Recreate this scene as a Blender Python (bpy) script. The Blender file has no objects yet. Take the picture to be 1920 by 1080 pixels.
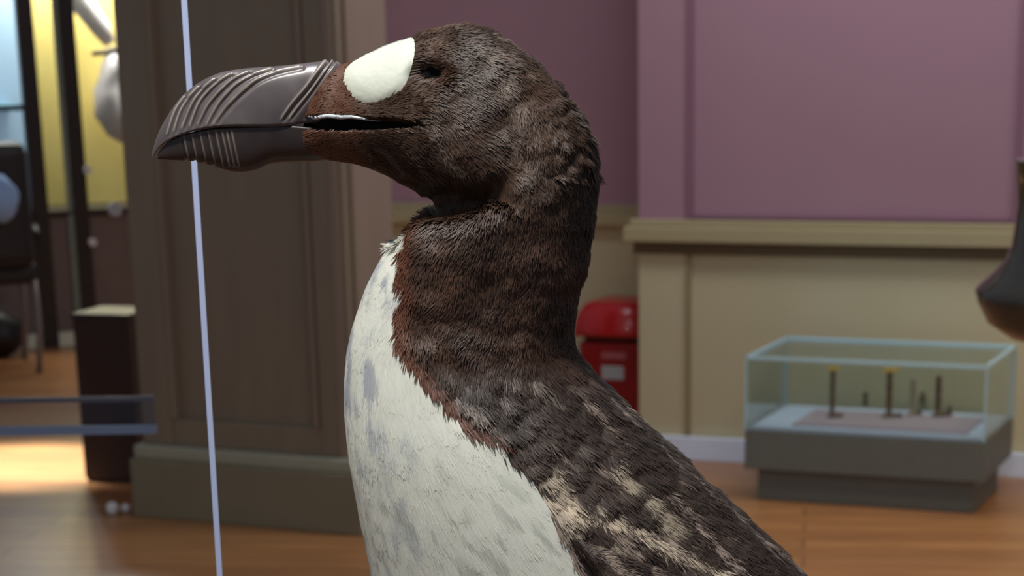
import bpy, bmesh, math, random
import numpy as np
from mathutils import Vector, Matrix, Euler

random.seed(7)
rng = np.random.default_rng(11)
SC = bpy.context.scene
COL = SC.collection

# ------------------------------------------------------------------ camera
F = 4030.0                       # focal length in pixels of the 1920 wide frame
PX, PY = 960.0, 1280.0           # optical axis (the photo is the upper part of a taller view)
PITCH, ROLL = math.radians(17.0), math.radians(1.21)
CAM = Vector((0, 0, 1.5))
RM = (Matrix.Rotation(math.pi / 2 - PITCH, 3, 'X') @ Matrix.Rotation(-ROLL, 3, 'Z'))
cd = bpy.data.cameras.new('camera')
cam = bpy.data.objects.new('camera', cd)
COL.objects.link(cam)
cam.matrix_world = Matrix.Translation(CAM) @ RM.to_4x4()
cd.sensor_width = 36.0
cd.lens = 36.0 * F / 1920.0
cd.shift_y = -(540.0 - PY) / 1920.0
cd.clip_start = 0.05
cd.clip_end = 60
cd.dof.use_dof = True
cd.dof.focus_distance = 1.02
cd.dof.aperture_fstop = 20.0
SC.camera = cam

# ------------------------------------------------------------------ light
SC.view_settings.view_transform = 'Standard'
SC.view_settings.look = 'None'
SC.view_settings.exposure = 0.0
SC.view_settings.gamma = 1.0
SC.view_settings.use_curve_mapping = False
w = bpy.data.worlds.new('gallery air')
SC.world = w
w.use_nodes = True
w.node_tree.nodes['Background'].inputs[0].default_value = (0.80, 0.86, 1.0, 1)
w.node_tree.nodes['Background'].inputs[1].default_value = 0.18


def light(name, kind, loc, target, power, color, size=0.3, size_y=None, spot=None, blend=0.6):
    ld = bpy.data.lights.new(name, kind)
    ld.energy = power
    ld.color = color
    if kind == 'AREA':
        ld.size = size
        if size_y:
            ld.shape = 'RECTANGLE'
            ld.size_y = size_y
    if kind == 'SPOT':
        ld.shadow_soft_size = size
        ld.spot_size = math.radians(spot)
        ld.spot_blend = blend
    o = bpy.data.objects.new(name, ld)
    COL.objects.link(o)
    o.location = loc
    o.rotation_euler = (Vector(target) - Vector(loc)).to_track_quat('-Z', 'Y').to_euler()
    return o


light('bird_spot', 'AREA', (-0.30, 0.62, 2.5), (0.02, 1.05, 1.3), 20.5, (1.0, 0.97, 0.92), 0.16)
light('case_top_light', 'AREA', (0.0, 1.0, 2.3), (0.0, 1.06, 1.3), 2.6, (0.88, 0.93, 1.0), 0.5, 0.3)
light('gallery_panel', 'AREA', (1.2, 6.2, 3.3), (1.3, 6.8, 0.0), 44, (0.93, 0.97, 1.0), 2.4, 0.5)
light('floor_spot_right', 'SPOT', (2.2, 4.6, 3.2), (1.75, 6.0, 0.0), 105, (1.0, 0.80, 0.52), 0.15, spot=50)
light('hall_fill', 'AREA', (0.9, 2.6, 3.2), (0.2, 5.0, 0.6), 13, (0.95, 0.97, 1.0), 1.4, 0.7)  # fill lamp added for a glint on the vessel and a brighter pillar front
light('floor_spot_left', 'SPOT', (-3.2, 8.6, 3.2), (-1.80, 7.75, 0.0), 3400, (0.86, 0.97, 1.0), 0.12, spot=15, blend=0.6)


# ------------------------------------------------------------------ helpers
def ray(px, py):
    return RM @ Vector(((px - PX) / F, -(py - PY) / F, -1.0))


def at_z(px, py, z=0.0):
    d = ray(px, py)
    return CAM + d * ((z - CAM.z) / d.z)


def at_y(px, py, Y):
    d = ray(px, py)
    return CAM + d * (Y / d.y)


def on_plane(px, py, p0, n):
    d = ray(px, py)
    return CAM + d * ((p0 - CAM).dot(n) / d.dot(n))


def project(P):
    """N x 3 world points -> N x 2 pixels"""
    M = np.array(RM)
    q = (P - np.array(CAM)) @ M
    return np.stack([PX + F * q[:, 0] / -q[:, 2], PY - F * q[:, 1] / -q[:, 2]], 1)


def lin(r, g, b):
    f = lambda c: ((c / 255.0 + 0.055) / 1.055) ** 2.4 if c > 10 else c / 255.0 / 12.92
    return (f(r), f(g), f(b), 1.0)


def mat(name, col, rough=0.6, metal=0.0, spec=0.5, var=0.0, scale=6.0, stretch=(1, 1, 1), bump=0.0, bscale=40, coat=0.0):
    m = bpy.data.materials.new(name)
    m.use_nodes = True
    nt = m.node_tree
    b = nt.nodes['Principled BSDF']
    b.inputs['Base Color'].default_value = col
    b.inputs['Roughness'].default_value = rough
    b.inputs['Metallic'].default_value = metal
    b.inputs['Specular IOR Level'].default_value = spec
    b.inputs['Coat Weight'].default_value = coat
    tc = nt.nodes.new('ShaderNodeTexCoord')
    mp = nt.nodes.new('ShaderNodeMapping')
    mp.inputs['Scale'].default_value = stretch
    nt.links.new(tc.outputs['Object'], mp.inputs[0])
    nz = nt.nodes.new('ShaderNodeTexNoise')
    nz.inputs['Scale'].default_value = scale
    nz.inputs['Detail'].default_value = 6
    nt.links.new(mp.outputs[0], nz.inputs['Vector'])
    mx = nt.nodes.new('ShaderNodeMix')
    mx.data_type = 'RGBA'
    mx.inputs[6].default_value = tuple(c * (1 - var) for c in col[:3]) + (1,)
    mx.inputs[7].default_value = tuple(min(1, c * (1 + var)) for c in col[:3]) + (1,)
    nt.links.new(nz.outputs['Fac'], mx.inputs[0])
    nt.links.new(mx.outputs[2], b.inputs['Base Color'])
    if bump:
        n2 = nt.nodes.new('ShaderNodeTexNoise')
        n2.inputs['Scale'].default_value = bscale
        nt.links.new(mp.outputs[0], n2.inputs['Vector'])
        bp = nt.nodes.new('ShaderNodeBump')
        bp.inputs['Strength'].default_value = bump
        bp.inputs['Distance'].default_value = 0.01
        nt.links.new(n2.outputs['Fac'], bp.inputs['Height'])
        nt.links.new(bp.outputs[0], b.inputs['Normal'])
    return m


def glass_mat(name, tint=(0.93, 0.97, 0.97), f=1.0):
    m = bpy.data.materials.new(name)
    m.use_nodes = True
    nt = m.node_tree
    nt.nodes.clear()
    o = nt.nodes.new('ShaderNodeOutputMaterial')
    t = nt.nodes.new('ShaderNodeBsdfTransparent')
    t.inputs[0].default_value = tint + (1,)
    g = nt.nodes.new('ShaderNodeBsdfGlossy')
    g.inputs['Roughness'].default_value = 0.02
    g.inputs[0].default_value = (0.9, 0.95, 1.0, 1)
    fr = nt.nodes.new('ShaderNodeFresnel')
    fr.inputs[0].default_value = 1.45
    mu = nt.nodes.new('ShaderNodeMath')
    mu.operation = 'MULTIPLY'
    mu.inputs[1].default_value = f
    mx = nt.nodes.new('ShaderNodeMixShader')
    nt.links.new(fr.outputs[0], mu.inputs[0])
    nt.links.new(mu.outputs[0], mx.inputs[0])
    nt.links.new(t.outputs[0], mx.inputs[1])
    nt.links.new(g.outputs[0], mx.inputs[2])
    nt.links.new(mx.outputs[0], o.inputs[0])
    return m


def emis(name, col, s):
    m = bpy.data.materials.new(name)
    m.use_nodes = True
    b = m.node_tree.nodes['Principled BSDF']
    b.inputs['Base Color'].default_value = col
    b.inputs['Emission Color'].default_value = col
    b.inputs['Emission Strength'].default_value = s
    return m


def tag(o, label=None, cat=None, group=None, kind=None):
    if label: o['label'] = label
    if cat: o['category'] = cat
    if group: o['group'] = group
    if kind: o['kind'] = kind
    return o


def empty(name, loc, rz=0.0, **k):
    o = bpy.data.objects.new(name, None)
    COL.objects.link(o)
    o.location = loc
    o.rotation_euler = (0, 0, rz)
    return tag(o, **k)


def link(name, me, mats, parent=None, smooth=False):
    o = bpy.data.objects.new(name, me)
    for m in (mats if isinstance(mats, (list, tuple)) else [mats]):
        me.materials.append(m)
    COL.objects.link(o)
    if parent:
        o.parent = parent
    if smooth:
        me.polygons.foreach_set('use_smooth', [True] * len(me.polygons))
    return o


class MB:
    """collects simple solids in one mesh"""
    def __init__(s):
        s.bm = bmesh.new()

    def box(s, x0, x1, y0, y1, z0, z1, bev=0.0):
        r = bmesh.ops.create_cube(s.bm, size=1.0)
        vs = r['verts']
        for v in vs:
            v.co = Vector(((x0 + x1) / 2 + v.co.x * (x1 - x0), (y0 + y1) / 2 + v.co.y * (y1 - y0), (z0 + z1) / 2 + v.co.z * (z1 - z0)))
        if bev:
            es = list({e for v in vs for e in v.link_edges})
            bmesh.ops.bevel(s.bm, geom=es, offset=bev, segments=2, affect='EDGES', profile=0.6)
        return s

    def lathe(s, prof, c=(0, 0), n=40):
        rings = []
        for r, z in prof:
            rings.append([s.bm.verts.new((c[0] + r * math.cos(2 * math.pi * i / n), c[1] + r * math.sin(2 * math.pi * i / n), z)) for i in range(n)])
        for a, b in zip(rings, rings[1:]):
            for i in range(n):
                s.bm.faces.new((a[i], a[(i + 1) % n], b[(i + 1) % n], b[i]))
        s.bm.faces.new(rings[0][::-1])
        s.bm.faces.new(rings[-1])
        return s

    def tube(s, pts, rad, n=10):
        pts = [Vector(p) for p in pts]
        rad = rad if isinstance(rad, (list, tuple)) else [rad] * len(pts)
        rings = []
        up = Vector((0.13, 0.21, 1)).normalized()
        for i, p in enumerate(pts):
            t = (pts[min(i + 1, len(pts) - 1)] - pts[max(i - 1, 0)]).normalized()
            a = t.cross(up)
            if a.length < 1e-3:
                a = t.cross(Vector((1, 0, 0)))
            a.normalize()
            b = t.cross(a)
            rings.append([s.bm.verts.new(p + (a * math.cos(2 * math.pi * k / n) + b * math.sin(2 * math.pi * k / n)) * rad[i]) for k in range(n)])
        for a, b in zip(rings, rings[1:]):
            for i in range(n):
                s.bm.faces.new((a[i], a[(i + 1) % n], b[(i + 1) % n], b[i]))
        s.bm.faces.new(rings[0][::-1])
        s.bm.faces.new(rings[-1])
        return s

    def build(s, name, m, parent=None, smooth=False):
        bmesh.ops.recalc_face_normals(s.bm, faces=s.bm.faces)
        me = bpy.data.meshes.new(name)
        s.bm.to_mesh(me)
        s.bm.free()
        return link(name, me, m, parent, smooth)


def frame_from(A, B):
    """origin A, heading angle so that local +X runs A->B"""
    d = B - A
    return math.atan2(d.y, d.x), math.hypot(d.x, d.y)


# ------------------------------------------------------------------ materials of the place
M_purple = mat('mauve wall paint', lin(164, 126, 140), 0.7, var=0.05, scale=3)
M_tan = mat('tan dado paint', lin(196, 184, 150), 0.7, var=0.05, scale=3)
M_rail = mat('ochre rail paint', lin(172, 158, 122), 0.5, var=0.05, scale=4)
M_base = mat('pale blue white skirting', lin(222, 232, 255), 0.5, var=0.02)
M_pillar = mat('dark brown pillar paint', lin(136, 122, 104), 0.30, var=0.18, scale=5, stretch=(3, 3, 0.4), spec=0.5)
M_pillar2 = mat('grey brown pillar mould', lin(146, 128, 112), 0.4, var=0.1, scale=5, stretch=(3, 3, 0.4))
M_plinthbase = mat('olive grey plinth', lin(134, 126, 104), 0.45, var=0.12, scale=6)
M_grey = mat('charcoal laminate', lin(100, 104, 100), 0.55, var=0.08, scale=20)
M_dark = mat('near black frame', lin(44, 34, 30), 0.45, var=0.2, scale=12)
M_wood_dark = mat('dark brown wood', lin(52, 30, 24), 0.4, var=0.25, scale=10, stretch=(6, 6, 1))
M_red = mat('red plastic', lin(190, 22, 26), 0.3, var=0.05, coat=0.3)
M_reddark = mat('deep red plastic', lin(140, 18, 24), 0.35, var=0.05)
M_sticker = mat('grey white sticker', lin(170, 175, 178), 0.6)
M_white = mat('white enamel', lin(235, 235, 235), 0.4)
M_glass = glass_mat('clear glass', f=.55)
M_glassedge = mat('aqua glass edge', lin(180, 218, 232), 0.25, spec=0.8)
M_pinkfelt = mat('pinkish display board', lin(165, 145, 148), 0.8, var=0.1, scale=30)
M_whiteboard = mat('pale blue grey board', lin(185, 192, 205), 0.7)
M_brown = mat('brown carved wood', lin(92, 68, 50), 0.5, var=0.3, scale=30)


def floor_mat():
    m = bpy.data.materials.new('orange brown floorboards')
    m.use_nodes = True
    nt = m.node_tree
    b = nt.nodes['Principled BSDF']
    b.inputs['Roughness'].default_value = 0.32
    tc = nt.nodes.new('ShaderNodeTexCoord')
    mp = nt.nodes.new('ShaderNodeMapping')
    mp.inputs['Rotation'].default_value = (0, 0, math.radians(8))
    nt.links.new(tc.outputs['Object'], mp.inputs[0])
    br = nt.nodes.new('ShaderNodeTexBrick')
    br.inputs['Scale'].default_value = 1.0
    br.inputs['Brick Width'].default_value = 2.4
    br.inputs['Row Height'].default_value = 0.11
    br.inputs['Mortar Size'].default_value = 0.0025
    br.inputs['Color1'].default_value = lin(186, 130, 80)
    br.inputs['Color2'].default_value = lin(160, 106, 66)
    br.inputs['Mortar'].default_value = lin(100, 56, 30)
    nt.links.new(mp.outputs[0], br.inputs['Vector'])
    m2 = nt.nodes.new('ShaderNodeMapping')
    m2.inputs['Scale'].default_value = (1.2, 14, 1)
    nt.links.new(mp.outputs[0], m2.inputs[0])
    nz = nt.nodes.new('ShaderNodeTexNoise')
    nz.inputs['Scale'].default_value = 2.5
    nz.inputs['Detail'].default_value = 6
    nt.links.new(m2.outputs[0], nz.inputs['Vector'])
    mx = nt.nodes.new('ShaderNodeMix')
    mx.data_type = 'RGBA'
    mx.blend_type = 'MULTIPLY'
    mx.inputs[0].default_value = 0.55
    cr = nt.nodes.new('ShaderNodeValToRGB')
    cr.color_ramp.elements[0].color = (0.45, 0.45, 0.45, 1)
    cr.color_ramp.elements[0].position = 0.3
    cr.color_ramp.elements[1].color = (1.15, 1.15, 1.15, 1)
    cr.color_ramp.elements[1].position = 0.7
    nt.links.new(nz.outputs['Fac'], cr.inputs[0])
    nt.links.new(br.outputs['Color'], mx.inputs[6])
    nt.links.new(cr.outputs[0], mx.inputs[7])
    nt.links.new(mx.outputs[2], b.inputs['Base Color'])
    return m


M_floor = floor_mat()

# ------------------------------------------------------------------ structure
tag(MB().box(-8, 7, -2, 16, -0.05, 0).build('floor', M_floor), kind='structure')

# projecting wall on the right, its axes: local X along the wall, local Y away from the camera
W1, W2 = at_z(1300, 862), at_z(1900, 894)
wang, _ = frame_from(W1, W2)
ux = Vector((math.cos(wang), math.sin(wang), 0))
uy = Vector((-math.sin(wang), math.cos(wang), 0))
P0 = on_plane(1199, 860, W1, uy)
P0.z = 0
RZ = at_y(1500, 443, (W1 + ux * 0.4).y).z     # dado rail height
REC = 0.57
WX = -1.45


def wall_x(px, py=600):
    return (on_plane(px, py, W1, uy) - P0).dot(ux)


def put(o):
    o.location = P0
    o.rotation_euler = (0, 0, wang)
    return tag(o, kind='structure')


xL, xR = wall_x(1291), wall_x(1896)
# the right wall: upper and lower paint
mb = MB()
mb.box(0, xL, 0, REC + 0.2, RZ, 3.4).box(xR, 4.2, 0, REC + 0.2, RZ, 3.4)
mb.box(xL, xR, 0.02, REC + 0.2, RZ + 0.04, 3.4)
put(mb.build('wall_right', M_purple))
mb = MB()
mb.box(0, xL, 0, REC + 0.2, 0, RZ).box(xL, 4.2, 0.008, REC + 0.2, 0, RZ)
put(mb.build('wall_lower', M_tan))
e = 0.045
mb = MB()
mb.box(-e, 4.2, -e, 0.0, RZ - 0.025, RZ + 0.028, 0.006).box(-e * .6, 4.2, -e * .6, 0.0, RZ + 0.028, RZ + 0.05, 0.004)
mb.box(-e, -0.0, 0.0, REC, RZ - 0.025, RZ + 0.028, 0.006).box(-e * .6, 0.0, 0.0, REC, RZ + 0.028, RZ + 0.05, 0.004)
put(mb.build('trim_1', M_rail))
M_under = mat('brown rail shadow', lin(96, 78, 52), .6, var=.1)
put(MB().box(-0.016, 4.2, -0.016, 0.0, RZ - 0.066, RZ - 0.025, .004).build('rail_shade_strip', M_under))  # dark strip paints in the shadow that falls below the rail
mb = MB()
g = 0.012
mb.box(xL - g, xL + g, -0.006, 0.02, RZ + 0.05, 3.4, 0.004).box(xR - g, xR + g, -0.006, 0.02, RZ + 0.05, 3.4, 0.004)
mb.box(xL + g, xR - g, 0.004, 0.02, RZ + 0.05, RZ + 0.07, 0.004)
put(mb.build('trim_2', mat('deeper mauve bead', lin(134, 96, 112), .7)))
put(MB().box(xL - .008, xL + .008, -0.012, 0.01, 0.085, RZ - .07, .003).build('trim_4', mat('brown bead', lin(150, 130, 100), .6)))
mb = MB()
mb.box(-0.02, 4.2, -0.02, 0.0, 0.0, 0.085, 0.004)
put(mb.build('baseboard_right', M_base))
# recess wall behind the bird
put(MB().box(WX, 0.0, REC, REC + 0.2, RZ, 3.4).build('wall_back', M_purple))
put(MB().box(WX, 0.0, REC, REC + 0.2, 0, RZ).build('wall_recess', M_tan))
mb = MB()
mb.box(WX, -e, REC - e, REC, RZ - 0.025, RZ + 0.028, 0.006).box(WX, -e * .6, REC - e * .6, REC, RZ + 0.028, RZ + 0.05, 0.004)
put(mb.build('trim_3', M_rail))
put(MB().box(WX, -0.02, REC - 0.02, REC, 0.0, 0.085, 0.004).build('baseboard_back', M_base))

# far hall wall on the left
tag(MB().box(-6, -1.0, 13.6, 13.8, 0, 3.6).build('wall_left', M_pillar2), kind='structure')

# ------------------------------------------------------------------ big pillar
A, B = at_z(250, 968), at_z(678, 1006)
ang, L = frame_from(A, B)
pil = empty('pillar', A, ang, label='massive dark brown panelled pillar on an olive plinth, left of centre', cat='pillar')
D = 0.34
ip = 0.035
MB().box(0, L, 0, D, 0, 0.19, 0.006).build('plinth', M_plinthbase, pil)
MB().box(ip * .3, L - ip * .3, ip * .3, D, 0.19, 0.235, 0.01).build('plinth_moulding', mat('grey green ledge', lin(166, 166, 146), 0.35, var=0.08), pil)
MB().box(ip, L - ip, ip + .03, D, 0.235, 3.4).build('shaft', M_pillar, pil)
fw = 0.115
MB().box(ip, ip + fw, ip, ip + .03, 0.235, 3.4, 0.006).build('stile', M_pillar, pil)
MB().box(L - ip - fw, L - ip, ip, ip + .03, 0.235, 3.4, 0.006).build('stile', M_pillar, pil)
MB().box(ip + fw, L - ip - fw, ip + .004, ip + .03, 0.235, 0.32, 0.006).build('bottom_rail', M_pillar, pil)
for xx in (ip + fw + 0.004, L - ip - fw - 0.018):
    MB().box(xx, xx + 0.014, ip - 0.006, ip + .03, 0.32, 3.4, 0.004).build('bead', M_pillar2, pil)
MB().box(L - ip - 0.045, L - ip - 0.015, ip - 0.008, ip, 0.235, 3.4, 0.004).build('bead', M_pillar2, pil)
MB().box(L - ip, L - ip + 0.012, ip + 0.04, D - 0.02, 0.3, 3.4, 0.003).build('side_panel', M_pillar2, pil)

# ------------------------------------------------------------------ low glass display case, right
FL, FR = at_z(1420, 936), at_z(1824, 963)
ang, L = frame_from(FL, FR)
case = empty('display_case', FL, ang, label='low glass display case on a charcoal plinth standing against the tan wall', cat='display case')
D = 0.40
H0, H1 = 0.0, 0.0
fwd = Vector((-math.sin(ang), math.cos(ang), 0))
o_ = 0.035
H1 = on_plane(1400, 806, FL - fwd * o_, fwd).z
H0 = on_plane(1420, 880, FL - fwd * o_, fwd).z
H2 = on_plane(1400, 668, FL - fwd * o_, fwd).z
MB().box(0, L, 0, D, 0, H0 + 0.001, 0.002).build('base', M_grey, case)
MB().box(-o_, L + o_, -o_, D + o_, H0, H1, 0.003).build('plinth', M_grey, case)
MB().box(-o_ + .008, L + o_ - .008, -o_ + .008, D + o_ - .008, H1, H1 + .006).build('deck', M_whiteboard, case)
MB().box(0.10, L - 0.04, 0.05, D - 0.06, H1 + .006, H1 + .012).build('display_board', M_pinkfelt, case)
x0, x1, y0, y1 = -o_, L + o_, -o_, D + o_
th = 0.006
MB().box(x0, x1, y0, y0 + th, H1, H2 - .008).build('glass_pane', M_glass, case)
MB().box(x0, x1, y1 - th, y1, H1, H2 - .008).build('glass_pane', M_glass, case)
MB().box(x0, x0 + th, y0 + th, y1 - th, H1, H2 - .008).build('glass_pane', M_glass, case)
MB().box(x1 - th, x1, y0 + th, y1 - th, H1, H2 - .008).build('glass_pane', M_glass, case)
MB().box(x0 + .002, x1 - .002, y0 + .002, y1 - .002, H2 - .006, H2 - .002).build('glass_top', M_glass, case)
t2 = 0.010
mb = MB()
mb.box(x0, x1, y0 - .001, y0 + t2, H2 - t2, H2).box(x0, x1, y1 - t2, y1, H2 - t2, H2)
mb.box(x0, x0 + t2, y0, y1, H2 - t2, H2).box(x1 - t2, x1 + .001, y0, y1, H2 - t2, H2)
mb.build('glass_edge', M_glassedge, case)
for cx, cy in ((x0, y0), (x1 - .006, y0), (x0, y1 - .006), (x1 - .006, y1 - .006)):
    MB().box(cx - .0005, cx + .0055, cy - .0008, cy + .006, H1, H2 - t2).build('corner_edge', M_glassedge, case)
# small upright artefacts inside
zb = H1 + 0.0125
fl = FL.copy()


def case_pt(px, py):
    return at_z(px, py, zb)


M_tip = mat('yellow ochre tip', lin(215, 170, 60), 0.5)
arts = [
    (1560, 782, 0.155, 0.0085, 'brown carved peg with a flat foot, leftmost in the low glass case'),
    (1666, 782, 0.150, 0.0105, 'thick brown carved peg with yellow top in the middle of the low glass case'),
    (1710, 778, 0.125, 0.0075, 'slim grey brown peg between two thicker pegs in the low glass case'),
    (1758, 780, 0.135, 0.0105, 'dark brown knobbed peg, rightmost tall one in the low glass case'),
]
for i, (px, py, h, r, lab) in enumerate(arts):
    p = case_pt(px, py)
    p.z = zb
    a = empty('carved_peg', p, 0, label=lab, cat='artefact', group='upright artefacts in the low glass case')
    s = 1.0
    MB().lathe([(r * 2.0, 0), (r * 2.1, .004), (r * 1.2, .009), (r * .9, .02), (r, h * .45), (r * .8, h * .55), (r * 1.05, h * .6), (r * .85, h * .85), (r * 1.2, h * .92), (r * .5, h)], n=16).build('shaft', M_brown if i != 2 else M_pillar2, a, True)
    MB().box(r * 0.5, r * 4.2, -r, r, 0.0, 0.012, 0.003).build('foot', M_brown, a)
    if i in (0, 1):
        MB().box(-r * 2.0, r * 2.6, -r * .8, r * .8, h, h + 0.010, 0.003).build('cap', M_tip, a)
for px, py, h, lab in ((1622, 760, 0.045, 'short dark peg behind the left tall peg in the low glass case'), (1730, 752, .03, 'tiny dark peg at the back of the low glass case'),
                       (1780, 778, 0.03, 'small squat brown knob right of the rightmost tall peg')):
    p = case_pt(px, py)
    k = MB().lathe([(.011, 0), (.011, .005), (.006, .01), (.007, h * .6), (.009, h * .8), (.004, h)], n=14).build('small_peg', M_brown, None, True)
    k.location = (p.x, p.y, zb)
    tag(k, lab, 'artefact', 'small artefacts in the low glass case')

# ------------------------------------------------------------------ red bin in the recess
bp = at_y(1085, 640, P0.y - 0.0)
bc = P0 - ux * 0.165 + uy * 0.34
binr = empty('litter_bin', (bc.x, bc.y, 0), wang, label='red litter bin with domed lid and pale sticker, standing in the wall recess', cat='bin')
bt = at_y(1130, 567, bc.y - 0.1).z
lb = at_y(1130, 630, bc.y - 0.1).z
hb = 0.15
MB().box(-hb + .012, hb - .012, -hb + .012, hb - .012, 0, lb - 0.02, 0.02).build('body', M_reddark, binr)
MB().box(-hb + .03, hb - .03, -hb + .03, hb - .03, lb - .02, lb + 0.002, 0.004).build('neck', M_dark, binr)
bm = bmesh.new()
n = 12
ringz = []
for k in range(n + 1):
    a = k / n * math.pi / 2
    s = hb * (1.0 if k == 0 else (0.62 + 0.38 * math.cos(a)))
    z = lb + (bt - lb) * math.sin(a)
    ringz.append([bm.verts.new((sx * s, sy * s, z)) for sx, sy in ((-1, -1), (0, -1.03), (1, -1), (1.03, 0), (1, 1), (0, 1.03), (-1, 1), (-1.03, 0))])
for a, b in zip(ringz, ringz[1:]):
    for i in range(8):
        bm.faces.new((a[i], a[(i + 1) % 8], b[(i + 1) % 8], b[i]))
bm.faces.new(ringz[0][::-1]); bm.faces.new(ringz[-1])
me = bpy.data.meshes.new('lid'); bm.to_mesh(me); bm.free()
link('lid', me, M_red, binr, True)
sz = at_y(1150, 698, bc.y - 0.12).z
MB().box(-.045, .04, -hb + .008, -hb + .0135, sz - .025, sz + .025).build('sticker', M_sticker, binr)
MB().box(-.045, .05, -hb + .008, -hb + .0135, sz + .05, sz + .075).build('printed_panel', mat('pinkish faded print', lin(170, 90, 95), .5), binr)

# ------------------------------------------------------------------ dark vessel at the right edge
vy = 3.2
zt, zm, zbm = at_y(1900, 385, vy).z, at_y(1832, 548, vy).z, at_y(1990, 640, vy).z
vc = at_y(2010, 545, vy)
r0 = (vc - at_y(1832, 548, vy)).length
ves = empty('vessel', (vc.x, vc.y, zbm), 0, label='dark glossy round-bellied vessel cut by the right edge of the picture', cat='vessel')
M_bronze = mat('dark bronze glaze', lin(52, 46, 38), 0.22, var=0.35, scale=18, spec=0.8, coat=0.4)
h_ = zt - zbm
zz = zm - zbm
MB().lathe([(r0 * .35, 0), (r0 * .62, zz * .08), (r0 * .86, zz * .38), (r0 * .97, zz * .78), (r0, zz), (r0 * .97, zz + .006), (r0 * .86, zz + h_ * .10), (r0 * .72, zz + h_ * .2), (r0 * .645, zz + h_ * .32),
            (r0 * .62, h_ * .85), (r0 * .60, h_), (r0 * .64, h_ * 1.3), (r0 * .66, h_ * 1.32), (r0 * .60, h_ * 1.31)], n=72).build('bowl', M_bronze, ves, True)
ped = MB().box(-.045, .045, -.045, .045, 0, zbm, .003).build('stand', M_dark)
ped.location = (vc.x + 0.02, vc.y, 0)
tag(ped, 'slim dark stand that carries the glossy vessel', 'stand')

# ------------------------------------------------------------------ dark wooden block by the pillar
A, B = at_z(160, 903), at_z(262, 908)
ang, L = frame_from(A, B)
fwd = Vector((-math.sin(ang), math.cos(ang), 0))
hh = on_plane(150, 588, A, fwd).z
blk = empty('wooden_plinth', A, ang, label='tall narrow dark brown wooden plinth standing left of the pillar', cat='plinth')
MB().box(0, L, 0, L, 0.012, hh - 0.02, 0.004).build('body', M_wood_dark, blk)
MB().box(-.004, L + .004, -.004, L + .004, hh - 0.02, hh, 0.003).build('top', M_dark, blk)
MB().box(.006, L - .006, .006, L - .006, 0, 0.012).build('foot', M_dark, blk)

# ------------------------------------------------------------------ crumpled papers on the floor
for px, py, r, lab in ((211, 963, .021, 'larger white crumpled paper scrap on the floor beside the pillar'), (236, 960, .015, 'smaller white crumpled paper scrap next to the pillar foot')):
    bm = bmesh.new()
    bmesh.ops.create_icosphere(bm, subdivisions=3, radius=r)
    for v in bm.verts:
        v.co *= random.uniform(.78, 1.1)
    me = bpy.data.meshes.new('paper_scrap'); bm.to_mesh(me); bm.free()
    o = link('paper_scrap', me, M_white)
    p = at_z(px, py)
    o.location = (p.x, p.y, r * .85)
    tag(o, lab, 'paper scrap', 'paper scraps on the floor')

# ------------------------------------------------------------------ acrylic rail at the left
ry = 2.9
q0 = at_y(290, 775, ry)
zt_, zb_ = at_y(290, 752, ry).z, at_y(290, 798, ry).z
tb = empty('acrylic_rail', (q0.x, q0.y, 0), math.radians(-2), label='clear bluish acrylic rail reaching in from the left in front of the dark plinth', cat='rail')
MB().box(-1.3, 0, 0, .01, zb_, zt_).build('panel', glass_mat('acrylic', (0.80, 0.84, 0.92), 0.6), tb)
MB().box(-1.3, 0, -.001, .011, zb_ - .011, zb_).build('lower_edge', mat('blue grey acrylic edge', lin(100, 114, 142), .4), tb)
MB().box(-1.3, 0, -.001, .011, zt_, zt_ + .006).build('upper_edge', mat('dim acrylic edge', lin(66, 68, 84), .5), tb)
for xx in (-1.28, -0.6):
    MB().box(xx - .012, xx + .012, .0112, .035, 0, zt_ + .02).build('post', M_dark, tb)

# ------------------------------------------------------------------ far showcase with yellow bays, left
A, B = at_z(76, 653), at_z(226, 642)
ang, Lc = frame_from(A, B)
fwd = Vector((-math.sin(ang), math.cos(ang), 0))
sc = empty('showcase', A, ang, label='tall dark-framed glass showcase with yellow lit backs at far left', cat='showcase')
cx_ = lambda px, py: (on_plane(px, py, A, fwd) - A).dot(Vector((math.cos(ang), math.sin(ang), 0)))
cz_ = lambda px, py: on_plane(px, py, A, fwd).z
zy = cz_(100, 396)
p1a, p1b = cx_(67, 470), cx_(97, 470)
p2a, p2b = cx_(144, 470), cx_(172, 470)
x_l, x_r = cx_(-160, 500), cx_(300, 500)
DC = 0.42
M_yel = mat('yellow showcase back', lin(236, 212, 128), .8, var=0.08, scale=2)
M_greyp = mat('grey brown showcase panel', lin(122, 108, 104), .5, var=.1)
MB().box(x_l, x_r, 0.0, DC, 0.0, 0.07, .003).build('kickboard', mat('cream kickboard', lin(242, 238, 215), .5), sc)
MB().box(x_l, x_r, 0.02, DC, 0.07, zy - .03).build('lower_panel', M_greyp, sc)
MB().box(x_l, x_r, 0.0, DC, zy - .03, zy, .003).build('sill_rail', M_dark, sc)
MB().box(p1b, x_r, DC - .02, DC, zy, 2.3).build('back_panel', M_yel, sc)
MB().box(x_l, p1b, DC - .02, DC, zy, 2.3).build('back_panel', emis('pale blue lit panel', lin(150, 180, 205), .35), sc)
for a, b in ((p1a, p1b), (p2a, p2b), (x_r - .1, x_r), (x_l, x_l + .1)):
    MB().box(a, b, -0.012, 0.05, 0.0, 2.3, .004).build('post', M_dark, sc)
zsh = cz_(10, 197)
MB().box(x_l + .1, p1a, .05, DC - .02, zsh - .03, zsh).build('shelf', mat('steel blue shelf', lin(80, 120, 140), .5), sc)
MB().box(x_l, x_r, -0.012, DC, 2.3, 2.42, .004).build('top_rail', M_dark, sc)
MB().box(p1b, p2a, .01, .016, zy, 2.3).build('glass_pane', M_glass, sc)
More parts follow.
